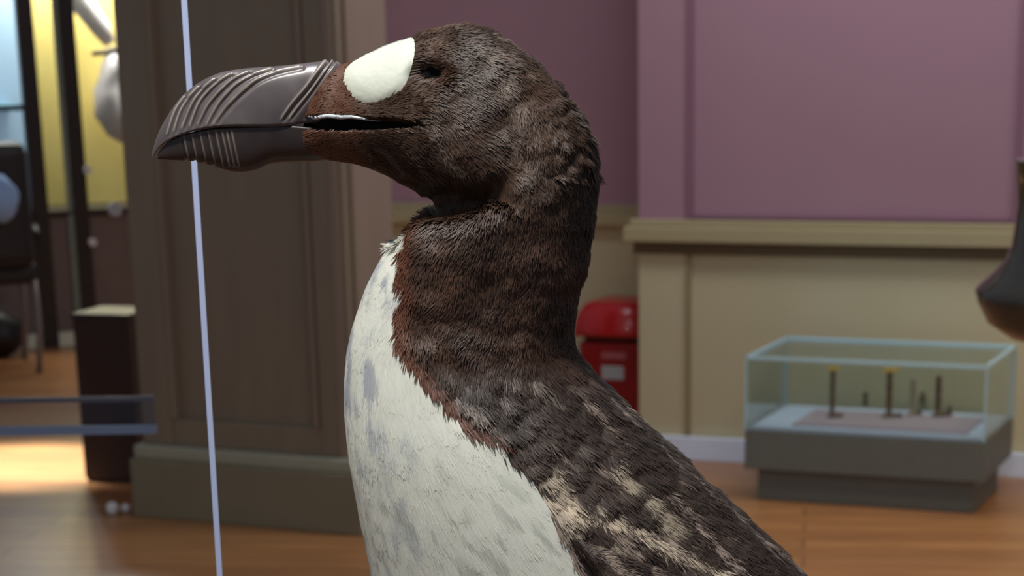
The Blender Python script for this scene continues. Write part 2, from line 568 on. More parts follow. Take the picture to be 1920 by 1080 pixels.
MB().box(p2b, x_r, .01, .016, zy, 2.3).build('glass_pane', M_glass, sc)
MB().box(p2a - .03, p2a - .001, .0, .012, 0.07, 2.3).build('glass_edge', mat('grey green glass edge', lin(140, 150, 140), .4), sc)
for px, py in ((161, 318), (171, 453)):
    xx, z_ = cx_(px, py), cz_(px, py)
    MB().tube([(xx, -.02, z_), (xx, -.045, z_)], .02, 12).build('lock', M_white, sc)
light('showcase_light', 'AREA', A + Vector((math.cos(ang), math.sin(ang), 0)) * .6 + fwd * .25 + Vector((0, 0, 2.25)), A + Vector((math.cos(ang), math.sin(ang), 0)) * .6 + fwd * .4 + Vector((0, 0, .9)), 78, (1, .96, .85), 1.4, .2)
# specimens inside, hung on the back
scd = A + fwd * (DC - .14)
sp = lambda px, py: on_plane(px, py, scd, fwd)
M_bone = mat('pale bone', lin(205, 196, 200), .6, var=.08, scale=10)
o = MB().tube([sp(112, -60), sp(140, -10), sp(165, 22), sp(190, 55), sp(206, 82)], [.05, .062, .055, .05, .03], 16).build('bone_specimen', M_bone, None, True)
tag(o, 'pale tapering bone slanting across the top of the yellow showcase bay', 'specimen')
o = MB().tube([sp(160, 101) - fwd * .16, sp(190, 97) - fwd * .16, sp(240, 85) - fwd * .16], [.012, .016, .02], 10).build('specimen_rod', M_dark, None, True)
tag(o, 'thin dark rod across the yellow showcase bay', 'rod')
o = MB().tube([sp(222, 95), sp(208, 130), sp(203, 170), sp(207, 210), sp(222, 245), sp(236, 262)], [.05, .055, .075, .085, .06, .03], 18).build('horn_specimen', M_bone, None, True)
tag(o, 'pale curved horn-like specimen hanging below the dark rod in the yellow bay', 'specimen')
p = A + (on_plane(214, 392, A, fwd) - A) - fwd * .03
MB().tube([p, p + fwd * .02], .035, 16).build('round_label', M_whiteboard, None)
bpy.data.objects['round_label'].parent = sc
bpy.data.objects['round_label'].matrix_parent_inverse = (Matrix.Translation(A) @ Matrix.Rotation(ang, 4, 'Z')).inverted()

# ------------------------------------------------------------------ chair with bag at the far left
c0 = at_z(-22, 690)
ch = empty('chair', (c0.x, c0.y, 0), math.radians(200), label='black high-backed padded chair in front of the showcase at the left edge', cat='chair')
M_blk = mat('black leather', lin(34, 24, 26), .5, var=.25, scale=15)
k = c0.y / F * 1.0
bz = lambda py: at_y(10, py, c0.y).z
MB().box(-.24, .24, -.24, .22, .40, .50, .035).build('seat', M_blk, ch)
MB().box(-.23, .23, .16, .28, .48, bz(262), .058).build('backrest', M_blk, ch)
for sx in (-1, 1):
    MB().tube([(sx * .25, .2, .62), (sx * .27, 0, .64), (sx * .27, -.18, .62), (sx * .25, -.2, .45)], .018).build('armrest', M_blk, ch, True)
    MB().tube([(sx * .22, -.2, .42), (sx * .22, -.23, .2), (sx * .2, -.22, 0)], .015).build('leg', M_greyp, ch, True)
    MB().tube([(sx * .22, .2, .42), (sx * .22, .25, .2), (sx * .2, .27, 0)], .015).build('leg', M_greyp, ch, True)


def blob(name, c, r, m, sc_=(1, 1, 1), jit=.05, sub=4):
    bm = bmesh.new()
    bmesh.ops.create_icosphere(bm, subdivisions=sub, radius=r)
    for v in bm.verts:
        nn = v.co.normalized()
        f = 1 + jit * (math.sin(nn.x * 5 + 1) + math.sin(nn.y * 4 + nn.z * 6)) * .7
        v.co = Vector((v.co.x * sc_[0], v.co.y * sc_[1], v.co.z * sc_[2])) * f
    me = bpy.data.meshes.new(name); bm.to_mesh(me); bm.free()
    o = link(name, me, m, None, True)
    o.location = c
    return o


p = at_y(2, 372, c0.y - .32)
o = blob('blue_cushion', (p.x - .01, p.y, p.z), .1, mat('pale blue fabric', lin(150, 180, 225), .8, var=.05), (.9, .6, 1.05))
tag(o, 'pale blue rounded cushion on the black chair at the left edge', 'cushion')
p = at_z(20, 655)
o = blob('black_bag', (p.x, p.y - .25, .115), .14, M_blk, (1.0, .8, .8))
tag(o, 'black rounded bag on the floor under the black chair', 'bag')

#BIRD
# ------------------------------------------------------------------ the mounted great auk
YB = 1.06                                   # vertical profile plane of the bird


def prof(px, py):
    p = at_y(px, py, YB)
    return np.array((p.x, YB, p.z))


def catmull(A, n):
    """smooth resampling of rows A (k x d), n rows out"""
    A = np.asarray(A, float)
    k = len(A)
    t = np.linspace(0, k - 1 - 1e-9, n)
    i = t.astype(int)
    u = (t - i)[:, None]
    g = lambda j: A[np.clip(j, 0, k - 1)]
    p0, p1, p2, p3 = g(i - 1), g(i), g(i + 1), g(i + 2)
    return 0.5 * (2 * p1 + (p2 - p0) * u + (2 * p0 - 5 * p1 + 4 * p2 - p3) * u ** 2 + (3 * p1 - p0 - 3 * p2 + p3) * u ** 3)


NROT = np.array(Euler((.7, .9, .5)).to_matrix())


def vnoise(P, scale, seed=0):
    """smooth value noise on N x 3 points, -1..1"""
    Q = P @ NROT * scale + seed * 17.31
    I = np.floor(Q).astype(np.int64)
    f = Q - I
    f = f * f * (3 - 2 * f)
    out = np.zeros(len(P))
    for dx in (0, 1):
        for dy in (0, 1):
            for dz in (0, 1):
                h = (I[:, 0] + dx) * 374761393 + (I[:, 1] + dy) * 668265263 + (I[:, 2] + dz) * 1440662683 + seed * 1013
                h = (h ^ (h >> 13)) * 1274126177
                h = (h ^ (h >> 16)) & 0xffff
                wgt = (f[:, 0] if dx else 1 - f[:, 0]) * (f[:, 1] if dy else 1 - f[:, 1]) * (f[:, 2] if dz else 1 - f[:, 2])
                out += wgt * (h / 32767.5 - 1)
    return out


def sstep(a, b, x):
    t = np.clip((x - a) / (b - a), 0, 1)
    return t * t * (3 - 2 * t)


# front point, back point (pixels of the photograph on the profile plane), half width in metres
ST = [
    (1800, 2262, 1885, 2235, .010), (1560, 2215, 1930, 2120, .040), (1330, 2150, 1930, 1990, .058), (1080, 1950, 1900, 1760, .076),
    (900, 1700, 1820, 1500, .084), (775, 1440, 1700, 1290, .084), (718, 1220, 1608, 1175, .081), (694, 1070, 1490, 1058, .077),
    (670, 950, 1334, 912, .071), (651, 830, 1204, 792, .063), (645, 735, 1114, 699, .054), (650, 652, 1077, 645, .0475),
    (671, 575, 1081, 580, .0440), (698, 510, 1098, 500, .042), (733, 452, 1113, 425, .040), (762, 418, 1120, 360, .0385), (778, 398, 1121, 305, .0365),
    (778, 384, 1103, 240, .0345), (771, 370, 1062, 180, .0330), (758, 355, 1010, 122, .0318), (740, 341, 955, 76, .0300), (716, 327, 895, 51, .0280), (688, 316, 838, 48, .0255),
    (660, 309, 782, 63, .0225), (632, 305, 732, 80, .0190), (606, 302, 684, 99, .0168), (584, 302, 650, 115, .0148), (566, 301, 618, 124, .0130), (552, 298, 590, 150, .0105)]
Fp = np.array([prof(a, b) for a, b, c, d, h in ST])
Bp = np.array([prof(c, d) for a, b, c, d, h in ST])
Hw = np.array([[s_[4]] for s_ in ST])
NU, NV = 520, 200
Fc, Bc, Hc = catmull(Fp, NU), catmull(Bp, NU), catmull(Hw, NU)
th_ = np.arange(NV) / NV * 2 * math.pi           # 0 = front, pi/2 = near side
ct, stn = np.cos(th_), np.sin(th_)
C = (Fc + Bc) / 2
H = (Fc - Bc) / 2
e_ = 0.94
ctp = np.sign(ct) * np.abs(ct) ** e_
stp = np.sign(stn) * np.abs(stn) ** e_
S = C[:, None, :] + H[:, None, :] * ctp[None, :, None]
S[:, :, 1] -= Hc * stp[None, :]


def grid_normals(S, closed=True):
    du = np.gradient(S, axis=0)
    dv = np.roll(S, -1, 1) - np.roll(S, 1, 1)
    n = np.cross(du, dv)
    n /= np.maximum(np.linalg.norm(n, axis=2, keepdims=True), 1e-12)
    c = S.mean(axis=1, keepdims=True)
    if ((S - c) * n).sum() < 0:
        n = -n
    return n


def near_px(P):
    Q = P.copy()
    Q[:, 1] = np.minimum(Q[:, 1], 2 * YB - Q[:, 1])
    return project(Q)


def seg_dist(p, poly):
    """signed helper: distance of points to polyline"""
    best = np.full(len(p), 1e9)
    poly = np.asarray(poly, float)
    for a, b in zip(poly, poly[1:]):
        d = b - a
        t = np.clip(((p - a) @ d) / (d @ d), 0, 1)
        best = np.minimum(best, np.linalg.norm(p - (a + t[:, None] * d), axis=1))
    return best


N_ = grid_normals(S)
Pf = S.reshape(-1, 3)
px = near_px(Pf)
x, y = px[:, 0], px[:, 1]
disp = np.zeros(len(Pf))
# ruff of the neck: the skin swells below the fold under the cheek
fy = np.interp(x, [740, 780, 800, 850, 890, 915, 960, 1010, 1060, 1120], [455, 425, 412, 405, 392, 372, 385, 420, 440, 450])
dfold = y - fy
wx = sstep(985, 890, x)
disp += 0.0065 * wx * sstep(735, 800, x) * sstep(-8, 14, dfold) * sstep(230, 30, dfold) - 0.0075 * wx * sstep(-70, -18, dfold) * sstep(6, -6, dfold)
disp -= 0.0100 * np.exp(-((x - 848) / 78) ** 2 - ((y - 372) / 34) ** 2)
# folds of the neck
for (yy, amp, wd, sl) in ((488, .0007, 30, .04), (650, .0009, 28, -.02), (590, .0004, 24, .03)):
    q = y - yy - sl * (x - 850)
    disp += amp * np.exp(-(q / wd) ** 2) * sstep(740, 820, x)
# mouth slit
half = np.interp(x, [540, 575, 640, 700, 760, 790], [9, 12, 12, 9, 5, 0.1])
cy = np.interp(x, [540, 600, 700, 790], [233, 234, 235, 233])
mouth = sstep(1.25, 0.8, np.abs(y - cy) / half) * (x < 790) * (x > 500)
disp -= 0.0045 * mouth
# eye socket
de = np.hypot((x - 800) / 1.5, y - 138)
disp -= 0.0045 * sstep(30, 8, de)
# brow and cheek
disp += 0.0012 * np.exp(-(((x - 840) / 60) ** 2 + ((y - 105) / 22) ** 2)) + 0.002 * np.exp(-(((x - 860) / 90) ** 2 + ((y - 260) / 60) ** 2))
# feather lumps
white0 = sstep(10, -25, x - np.interp(y, [396, 437, 520, 640, 700, 772, 812, 880, 925, 1010, 1100, 1300], [783, 765, 750, 745, 790, 852, 915, 985, 1015, 1060, 1105, 1150]))
disp -= 0.0011
disp += .00012 * white0 * vnoise(Pf, 110, 8)
disp += 0.0009 * (1 - white0) * vnoise(Pf, 70, 1) * sstep(640, 800, x) + 0.0005 * (1 - white0) * vnoise(Pf, 160, 2) * sstep(640, 800, x)
disp += 0.0007 * (1 - .85 * white0) * vnoise(Pf, 55, 3) * sstep(600, 760, y)
# ragged nape
disp += 0.0016 * sstep(1000, 1080, x) * (y < 330) * vnoise(Pf, 210, 5)
PB = Pf + N_.reshape(-1, 3) * disp[:, None]
SB = PB.reshape(S.shape)
NB = grid_normals(SB)
pxy = near_px(PB)

# white breast outline: x of its rear edge for each height
WB = np.array([(778, 380), (783, 396), (765, 437), (757, 470), (750, 520), (758, 552), (748, 590), (745, 640), (762, 668), (790, 700), (832, 745), (852, 772), (880, 795), (915, 812), (945, 822),
               (942, 840), (985, 880), (1010, 905), (1015, 925), (1040, 970), (1060, 1010), (1085, 1060), (1105, 1100), (1150, 1300), (1160, 1550), (1150, 1800), (1300, 2050), (1700, 2260)], float)


def breast_white(p, soft=0.0, r=None):
    bx = np.interp(p[:, 1], WB[:, 1], WB[:, 0])
    return (p[:, 0] < bx) & (p[:, 1] > 396)


PATCH = np.array([(643, 152), (647, 132), (662, 116), (690, 98), (720, 82), (750, 71), (768, 66), (776, 74), (778, 95), (772, 125), (762, 155), (750, 172), (728, 185), (700, 194), (680, 193), (660, 180)], float)


def inside(p, poly):
    c = np.zeros(len(p), bool)
    j = len(poly) - 1
    for i in range(len(poly)):
        xi, yi = poly[i]; xj, yj = poly[j]
        hit = ((yi > p[:, 1]) != (yj > p[:, 1])) & (p[:, 0] < (xj - xi) * (p[:, 1] - yi) / (yj - yi + 1e-9) + xi)
        c ^= hit
        j = i
    return c


L3 = lambda r, g, b: np.array(lin(r, g, b)[:3])
PALE = [([(990, 908), (1015, 930), (1050, 945), (1100, 955), (1150, 972), (1210, 998), (1270, 1030), (1330, 1066), (1370, 1095), (1420, 1130)], 7.5, .75),
        ([(1025, 890), (1045, 925), (1065, 950)], 15, .6), ([(1140, 868), (1165, 900)], 10, .5), ([(1200, 930), (1245, 985)], 11, .4), ([(1040, 960), (1060, 985)], 9, .5),
        ([(1100, 1018), (1160, 1020)], 6, .35), ([(945, 870), (1000, 885)], 8, .2)]


def plumage(p, P, jit):
    """colours (linear) for points with photo position p, world position P and a random number each"""
    n = len(p)
    x, y = p[:, 0], p[:, 1]
    head, neck, back = L3(70, 50, 37), L3(76, 53, 40), L3(64, 51, 44)
    c = head + (neck - head) * sstep(380, 480, y)[:, None]
    c = c + (back - c) * sstep(660, 740, y - (x - 1000) * .1)[:, None]
    bright = .68 * (1 + .42 * jit + .34 * vnoise(P, 90, 9))
    # pale streaks over crown, mantle and side; the back's highlights painted in
    al, ac = P[:, 0] * .66 - P[:, 2] * .75, P[:, 0] * .75 + P[:, 2] * .66
    fl = np.stack([al * .22, ac, P[:, 1]], 1)
    lane = vnoise(fl, 230, 14)
    streak = sstep(.22, .75, lane + .25 * vnoise(P, 60, 12) + .25 * jit) * (.25 * (y < 330) + .85 * sstep(690, 760, y))
    tip = L3(170, 152, 138)  # pale streak colour, the painted highlights of the back
    c = c * bright[:, None]
    c = c + (tip - c) * (streak * .62)[:, None]
    for poly, wd, a in PALE:
        dd_ = seg_dist(p, poly)
        m = a * sstep(wd * 1.9, wd * .35, dd_ + 5 * jit + 8 * lane + 7 * vnoise(P, 130, 21))
        c = c + (L3(205, 188, 165) - c) * m[:, None]
    # rusty rim along the throat and the edge of the breast
    bx = np.interp(y, WB[:, 1], WB[:, 0])
    rim = sstep(34, 6, x - bx) * (y > 400) * (y < 830)
    c = c + (L3(120, 72, 52) - c) * (rim * .45)[:, None]
    c = c + (L3(110, 70, 52) - c) * (sstep(700, 640, x) * (y < 320) * .5)[:, None]
    wmask = breast_white(p + np.stack([7 * jit, 5 * np.roll(jit, 3)], 1) + (9 * vnoise(P, 140, 33))[:, None])
    wc = L3(240, 242, 232) * (1 + .06 * jit)[:, None]
    grey = sstep(.05, .6, vnoise(P * np.array([1, 1, .55]), 190, 41) * .8 + .5 * vnoise(P, 60, 42) + .3 * jit) * sstep(175, 20, x - np.interp(y, [400, 500, 600, 720, 850, 1000, 1100], [760, 700, 660, 643, 648, 675, 695]))
    wc = wc + (L3(146, 154, 178) - wc) * (grey * .62)[:, None]  # blue-grey mottling, with the shade of the breast front painted in
    wst = sstep(.25, .8, vnoise(fl, 300, 45) + .3 * jit) * (.25 + .75 * sstep(780, 950, y))
    wc = wc + (L3(176, 178, 168) - wc) * (wst * .5)[:, None]
    c = np.where(wmask[:, None], wc, c)
    return np.clip(c, 0.002, .9), wmask


def grid_mesh(name, S, mats, parent=None, closed=True, cap=True, colors=None):
    nu, nv = S.shape[:2]
    V = S.reshape(-1, 3)
    i = np.arange(nu - 1)[:, None] * nv
    j = np.arange(nv if closed else nv - 1)[None, :]
    j2 = (j + 1) % nv
    q = np.stack([i + j, i + j2, i + nv + j2, i + nv + j], -1).reshape(-1, 4)
    faces = q.tolist()
    if cap and closed:
        faces += [list(range(nv))[::-1], [(nu - 1) * nv + k for k in range(nv)]]
    me = bpy.data.meshes.new(name)
    me.from_pydata(V.tolist(), [], faces)
    if colors is not None:
        a = me.color_attributes.new('plumage', 'FLOAT_COLOR', 'POINT')
        a.data.foreach_set('color', np.concatenate([colors, np.ones((len(colors), 1))], 1).ravel().astype(np.float32))
    bm = bmesh.new(); bm.from_mesh(me); bmesh.ops.recalc_face_normals(bm, faces=bm.faces); bm.to_mesh(me); bm.free()
    return link(name, me, mats, parent, True)


def attr_mat(name, rough, spec=.5, sheen=0.0, fac=1.0):
    m = bpy.data.materials.new(name)
    m.use_nodes = True
    nt = m.node_tree
    b = nt.nodes['Principled BSDF']
    b.inputs['Roughness'].default_value = rough
    b.inputs['Specular IOR Level'].default_value = spec
    a = nt.nodes.new('ShaderNodeAttribute')
    a.attribute_name = 'plumage'
    nt.links.new(a.outputs['Color'], b.inputs['Base Color'])
    return m


M_skin = attr_mat('feather base', .8, .2)
M_dfeather = attr_mat('dark brown feathers', .46, .36)
M_wfeather = attr_mat('white feathers', .7, .25)
_nt = M_wfeather.node_tree
_tr = _nt.nodes.new('ShaderNodeBsdfTranslucent')
_mx = _nt.nodes.new('ShaderNodeMixShader')
_mx.inputs[0].default_value = .4
_nt.links.new(_nt.nodes['Attribute'].outputs['Color'], _tr.inputs[0])
_nt.links.new(_nt.nodes['Principled BSDF'].outputs[0], _mx.inputs[1])
_nt.links.new(_tr.outputs[0], _mx.inputs[2])
_nt.links.new(_mx.outputs[0], _nt.nodes['Material Output'].inputs[0])

feet = prof(1210, 2500)
auk = empty('great_auk', (feet[0], YB, feet[2]), 0, label='large mounted great auk in profile, dark brown with white breast, standing in front', cat='bird')
inv = Matrix.Translation(-Vector(auk.location))


def own(o, parent=auk):
    o.parent = parent
    o.matrix_parent_inverse = Matrix.Translation(-Vector(auk.location)) if parent is auk else Matrix.Identity(4)
    return o


def base_col(p, P):
    c, wm = plumage(p, P, np.zeros(len(p)))
    x, y = p[:, 0], p[:, 1]
    half = np.interp(x, [540, 575, 640, 700, 760, 790], [9, 12, 12, 9, 5, 0.1])
    cy = np.interp(x, [540, 600, 700, 790], [233, 234, 235, 233])
    m = sstep(1.3, 1.0, np.abs(y - cy) / half) * (x < 790)
    m = np.maximum(m, sstep(20, 12, np.hypot((x - 800) / 1.7, (y - 138) * 1.15)))
    c = c * np.where(wm, 1, .7)[:, None]
    return c + (np.array([.006, .005, .005]) - c) * m[:, None], m


bc_, mm = base_col(pxy, PB)
body = own(grid_mesh('body', SB, M_skin, None, colors=bc_))


def rot_about(v, k, a):
    ca, sa = np.cos(a)[:, None], np.sin(a)[:, None]
    return v * ca + np.cross(k, v) * sa + k * (k * v).sum(1)[:, None] * (1 - ca)


def feathers(S, Nn, count, weight=None):
    """sample root points on a grid: position, normal, flow (towards falling u), photo position"""
    nu, nv = S.shape[:2]
    S2 = np.concatenate([S, S[:, :1]], 1)
    du = S2[1:, :-1] - S2[:-1, :-1]
    dv = S2[:-1, 1:] - S2[:-1, :-1]
    area = np.linalg.norm(np.cross(du, dv), axis=2)
    cen = S2[:-1, :-1]
    wgt = area * (weight(cen.reshape(-1, 3)).reshape(area.shape) if weight else 1)
    pr = wgt.ravel() / wgt.sum()
    idx = rng.choice(len(pr), count, p=pr)
    i, j = np.divmod(idx, nv)
    a, b = rng.random(count)[:, None], rng.random(count)[:, None]
    P = S2[i, j] + du[i, j] * a + dv[i, j] * b
    n = Nn[i, j]
    t = -du[i, j]
    t /= np.linalg.norm(t, axis=1, keepdims=True) + 1e-12
    return P, n, t


def blades(name, P, n, t, ln, wd, lift, yaw, colr, m, parent, curl=0.0):
    k = len(P)
    t = rot_about(t, n, yaw)
    s = np.cross(n, t)
    s /= np.linalg.norm(s, axis=1, keepdims=True) + 1e-12
    V = []
    for f, wf in ((0.0, .7), (.35, 1.0), (.72, .75), (1.0, .12)):
        up = np.sin(lift) * f + curl * f * f
        c = P + t * (ln * f * np.cos(lift))[:, None] + n * (ln * up + .0002)[:, None]
        bow = n * (wd * .25)[:, None]
        V += [c - s * (wd * wf * .5)[:, None], c + bow * wf, c + s * (wd * wf * .5)[:, None]]
    V = np.stack(V, 1).reshape(-1, 3)          # 12 per blade
    base = (np.arange(k) * 12)[:, None, None]
    q = np.array([[r * 3 + c, r * 3 + c + 1, r * 3 + c + 4, r * 3 + c + 3] for r in range(3) for c in range(2)])[None]
    q = (q + base).reshape(-1, 4)
    me = bpy.data.meshes.new(name)
    me.vertices.add(len(V)); me.vertices.foreach_set('co', V.ravel().astype(np.float32))
    me.loops.add(q.size); me.loops.foreach_set('vertex_index', q.ravel().astype(np.int32))
    me.polygons.add(len(q)); me.polygons.foreach_set('loop_start', np.arange(0, q.size, 4, dtype=np.int32))
    me.update(calc_edges=True)
    a = me.color_attributes.new('plumage', 'FLOAT_COLOR', 'POINT')
    cc = np.repeat(colr, 12, axis=0)
    a.data.foreach_set('color', np.concatenate([cc, np.ones((len(cc), 1))], 1).ravel().astype(np.float32))
    return link(name, me, m, parent, True)


def face_free(p):
    """1 where feathers may root (not on bill, mouth, eye, white face patch)"""
    x, y = p[:, 0], p[:, 1]
    half = np.interp(x, [540, 575, 640, 700, 760, 795], [10, 13, 13, 11, 7, 1])
    cy = np.interp(x, [540, 600, 700, 790], [233, 234, 235, 233])
    ok = ~((np.abs(y - cy) < half) & (x < 795))
    ok &= ~inside(p + np.array([0, 0]), PATCH)
    ok &= ~inside(p + np.array([5, 0]), PATCH)
    ok &= np.hypot((x - 800) / 1.6, (y - 138)) > 17
    bill = np.interp(y, [100, 118, 176, 222, 245, 300], [640, 626, 590, 546, 556, 580])
    ok &= x > bill
    return ok


# denser on the near side in view
vis = lambda Q: np.where(Q[:, 1] < YB + .01, 1.0, .35) * np.where(near_px(Q)[:, 1] < 1160, 1.0, .10) * np.where(near_px(Q)[:, 1] < 420, 1.6, 1.0)
P, n, t = feathers(SB, NB, 210000, vis)
p = near_px(P)
ok = face_free(p)
P, n, t, p = P[ok], n[ok], t[ok], p[ok]
k = len(P)
jit = rng.normal(0, 1, k).clip(-2, 2) * .5
colr, wm = plumage(p, P, jit)
x, y = p[:, 0], p[:, 1]
clump = vnoise(P, 120, 51)
clump2 = vnoise(P, 60, 52)
headm = sstep(430, 330, y)
backm = sstep(640, 740, y)
face = sstep(800, 650, x) * (y < 330)
ln = (.0048 * (1 - headm) + .0052 * headm) * (1 + .25 * jit) + .005 * backm
ln = ln * np.where(wm, 1.05, 1) * (1 - .6 * face)
wd = (.00055 + .0002 * rng.random(k)) * (1 + .5 * backm)
lift = .10 + .10 * rng.random(k) + .16 * headm * np.clip(clump, 0, 1) + .10 * (1 - backm) * rng.random(k)
lift = np.where(wm, .02 + .035 * rng.random(k), lift * (1 - .5 * face))
wd = np.where(wm, wd * 1.5, wd)
yaw = .16 * rng.normal(0, 1, k) + .45 * clump2 * (1 - backm * .7) + .35 * clump * (headm + (1 - headm) * (1 - backm))
yaw = np.where(wm, yaw * .45, yaw)
d = ~wm
for nm, msk, mt in (('dark_plumage', d, M_dfeather), ('white_plumage', wm, M_wfeather)):
    own(blades(nm, P[msk], n[msk], t[msk], ln[msk], wd[msk], lift[msk], yaw[msk], colr[msk], mt, None))
    if nm == 'white_plumage':
        bpy.data.objects[nm]['label'] = 'white breast feathers with blue-grey mottling and painted front shade'

# ---- white face patch, laid on the head in front of the eye (both sides)
from mathutils.bvhtree import BVHTree
bvh = BVHTree.FromPolygons([tuple(v) for v in PB], [(i * NV + j, i * NV + (j + 1) % NV, (i + 1) * NV + (j + 1) % NV, (i + 1) * NV + j) for i in range(NU - 1) for j in range(NV)])


def on_body(px_, py_, off=0.0):
    d_ = ray(px_, py_).normalized()
    h, nn, _, _ = bvh.ray_cast(CAM, d_)
    if h is None:
        q_ = at_y(px_, py_, YB - .012)
        h, nn, _, _ = bvh.find_nearest(q_)
        if nn.y > 0:
            nn = -nn
        return h + nn * off, nn
    if nn.dot(d_) > 0:
        nn = -nn
    return h + nn * off, nn


M_patch = mat('white face patch', lin(194, 198, 184), .6, var=.03, scale=60, bump=.08, bscale=120)
cen = np.array([708, 134.0])
dense = catmull(np.concatenate([PATCH, PATCH[:1]]), 97)[:-1]
for side in (0, 1):
    bm = bmesh.new()
    rings = []
    for r in np.linspace(1, 0, 12):
        ring = []
        for q in dense:
            v = cen + (q - cen) * max(r, .02)
            hit = on_body(v[0], v[1], .0016 * (1 - r ** 6) + .0001)
            c = hit[0]
            ring.append(bm.verts.new((c.x, c.y if side == 0 else 2 * YB - c.y, c.z)))
        rings.append(ring)
    for a, b in zip(rings, rings[1:]):
        for i in range(len(a)):
            bm.faces.new((a[i], a[(i + 1) % len(a)], b[(i + 1) % len(a)], b[i]))
    bm.faces.new(rings[-1])
    bmesh.ops.recalc_face_normals(bm, faces=bm.faces)
    me = bpy.data.meshes.new('face_patch'); bm.to_mesh(me); bm.free()
    o = own(link('face_patch', me, M_patch, None, True))
    o['label'] = 'smooth white oval patch before the eye'

# ---- eyes
M_eye = mat('black glass eye', (.004, .003, .003, 1), .35, spec=.5)
h, nn = on_body(797, 140)
for side in (0, 1):
    bm = bmesh.new()
    bmesh.ops.create_uvsphere(bm, u_segments=32, v_segments=20, radius=.0050)
    me = bpy.data.meshes.new('eye'); bm.to_mesh(me); bm.free()
    o = link('eye', me, M_eye, None, True)
    c = h - nn * .0038
    o.location = (c.x, c.y if side == 0 else 2 * YB - c.y, c.z)
    own(o)


# ---- bill
def bill_part(name, st, grooves, m, upper, nu=260, nv=110):
    T = np.array([prof(a, b) for a, b, c, d, h in st])
    Lw = np.array([prof(c, d) for a, b, c, d, h in st])
    Hh = np.array([[s_[4]] for s_ in st])
    T, Lw, Hh = catmull(T, nu), catmull(Lw, nu), np.maximum(catmull(Hh, nu), .0003)
    # section: v 0..1 from the near tomium over the ridge to the far one, then back along the flat closing side
    v = np.linspace(0, 1, nv)
    ph = v * math.pi                                     # 0 near tomium, pi far tomium
    hgt = np.sin(ph) ** .80
    lat = np.cos(ph)
    lat = np.sign(lat) * np.abs(lat) ** .62
    S = Lw[:, None, :] + (T - Lw)[:, None, :] * hgt[None, :, None]
    S[:, :, 1] -= Hh * lat[None, :]
    # closing side
    w2 = np.linspace(1, -1, 14)[1:-1]
    S2 = Lw[:, None, :] + np.zeros((1, 12, 1))
    S2[:, :, 1] += Hh * w2[None, :]
    S2 = S2 + (T - Lw)[:, None, :] * .04
    S = np.concatenate([S, S2], 1)
    n = grid_normals(S)
    P = S.reshape(-1, 3)
    q = near_px(P)
    d_ = np.zeros(len(P))
    pale = np.zeros(len(P))
    for poly, wd, dp, rdg in grooves:
        poly = catmull(poly, 40)
        dist = seg_dist(q, poly)
        d_ -= dp * np.exp(-(dist / wd) ** 2)
        if rdg:
            pl = np.asarray(poly, float) + np.array(rdg[:2])
            sd_ = seg_dist(q, pl)
            d_ += rdg[2] * np.exp(-(sd_ / (wd * .8)) ** 2)
            pale = np.maximum(pale, rdg[3] * np.exp(-(sd_ / (wd * .62)) ** 2))
    edge = np.tile(np.concatenate([np.sin(ph) ** .25, np.zeros(12)]), nu)
    P = P + n.reshape(-1, 3) * (d_ * edge)[:, None]
    hb_ = L3(84, 77, 78) + (L3(48, 38, 36) - L3(84, 77, 78)) * (0.0 if upper else 1.0)  # upper bill's soft sheen is put into its greyer base colour
    cb = hb_ * (1 + .18 * vnoise(P, 220, 61) + .2 * vnoise(P, 60, 62))[:, None]
    cb = cb + (L3(176, 164, 152) - cb) * (pale * (.85 + .3 * vnoise(P, 260, 63)))[:, None]
    return own(grid_mesh(name, P.reshape(S.shape), m, None, colors=np.clip(cb, .002, .9)))


M_bill = attr_mat('black horn bill', .33, .7)
UP = [(668, 150, 600, 228, .0085), (645, 128, 570, 230, .0090), (627, 113, 546, 234, .0104), (592, 116, 512, 236, .0108), (550, 121, 478, 236, .0103), (505, 125, 442, 236, .0094), (452, 129, 408, 238, .0084),
      (408, 138, 376, 243, .0072), (368, 158, 347, 251, .0060), (336, 187, 325, 260, .0047), (312, 221, 309, 268, .0034), (296, 252, 297, 278, .0022), (284, 290, 285, 296, .0007)]
LO = [(620, 244, 640, 296, .0080), (580, 241, 590, 302, .0098), (545, 238, 553, 303, .0100), (505, 238, 512, 306, .0098), (470, 239, 478, 319, .0090), (440, 240, 440, 322, .0082), (405, 243, 402, 312, .0070),
      (372, 249, 368, 303, .0056), (342, 257, 337, 301, .0042), (320, 267, 317, 300, .0030), (305, 281, 303, 299, .0018), (297, 292, 296, 298, .0008)]
lo2 = [(c, d, a, b - 4, h) for a, b, c, d, h in LO]          # lower half: ridge is its underside
rg = (-5.2, -3, .0004, .62)
GU = [([(566, 127), (520, 138), (487, 152), (466, 168), (450, 182), (435, 197), (423, 211), (406, 234)], 4.2, .0011, rg),
      ([(512, 131), (475, 144), (447, 161), (431, 177), (417, 193), (405, 212), (392, 236)], 3.4, .0009, rg),
      ([(470, 137), (443, 150), (423, 167), (405, 186), (391, 205), (376, 236)], 3.2, .0009, rg),
      ([(435, 142), (412, 157), (394, 174), (376, 198), (361, 238)], 3.2, .0009, rg),
      ([(404, 152), (384, 170), (366, 195), (346, 242)], 3.0, .0008, rg),
      ([(376, 166), (356, 188), (342, 212), (331, 248)], 3.0, .0007, rg),
      ([(350, 184), (332, 212), (318, 254)], 2.8, .0006, rg),
      ([(617, 114), (580, 165), (552, 198), (534, 224)], 3.4, .0014, (-6, -3, .0005, .7)),
      ([(627, 114), (592, 165), (565, 200), (548, 222)], 3.0, .0010, (-5, -2, .0004, .6))]
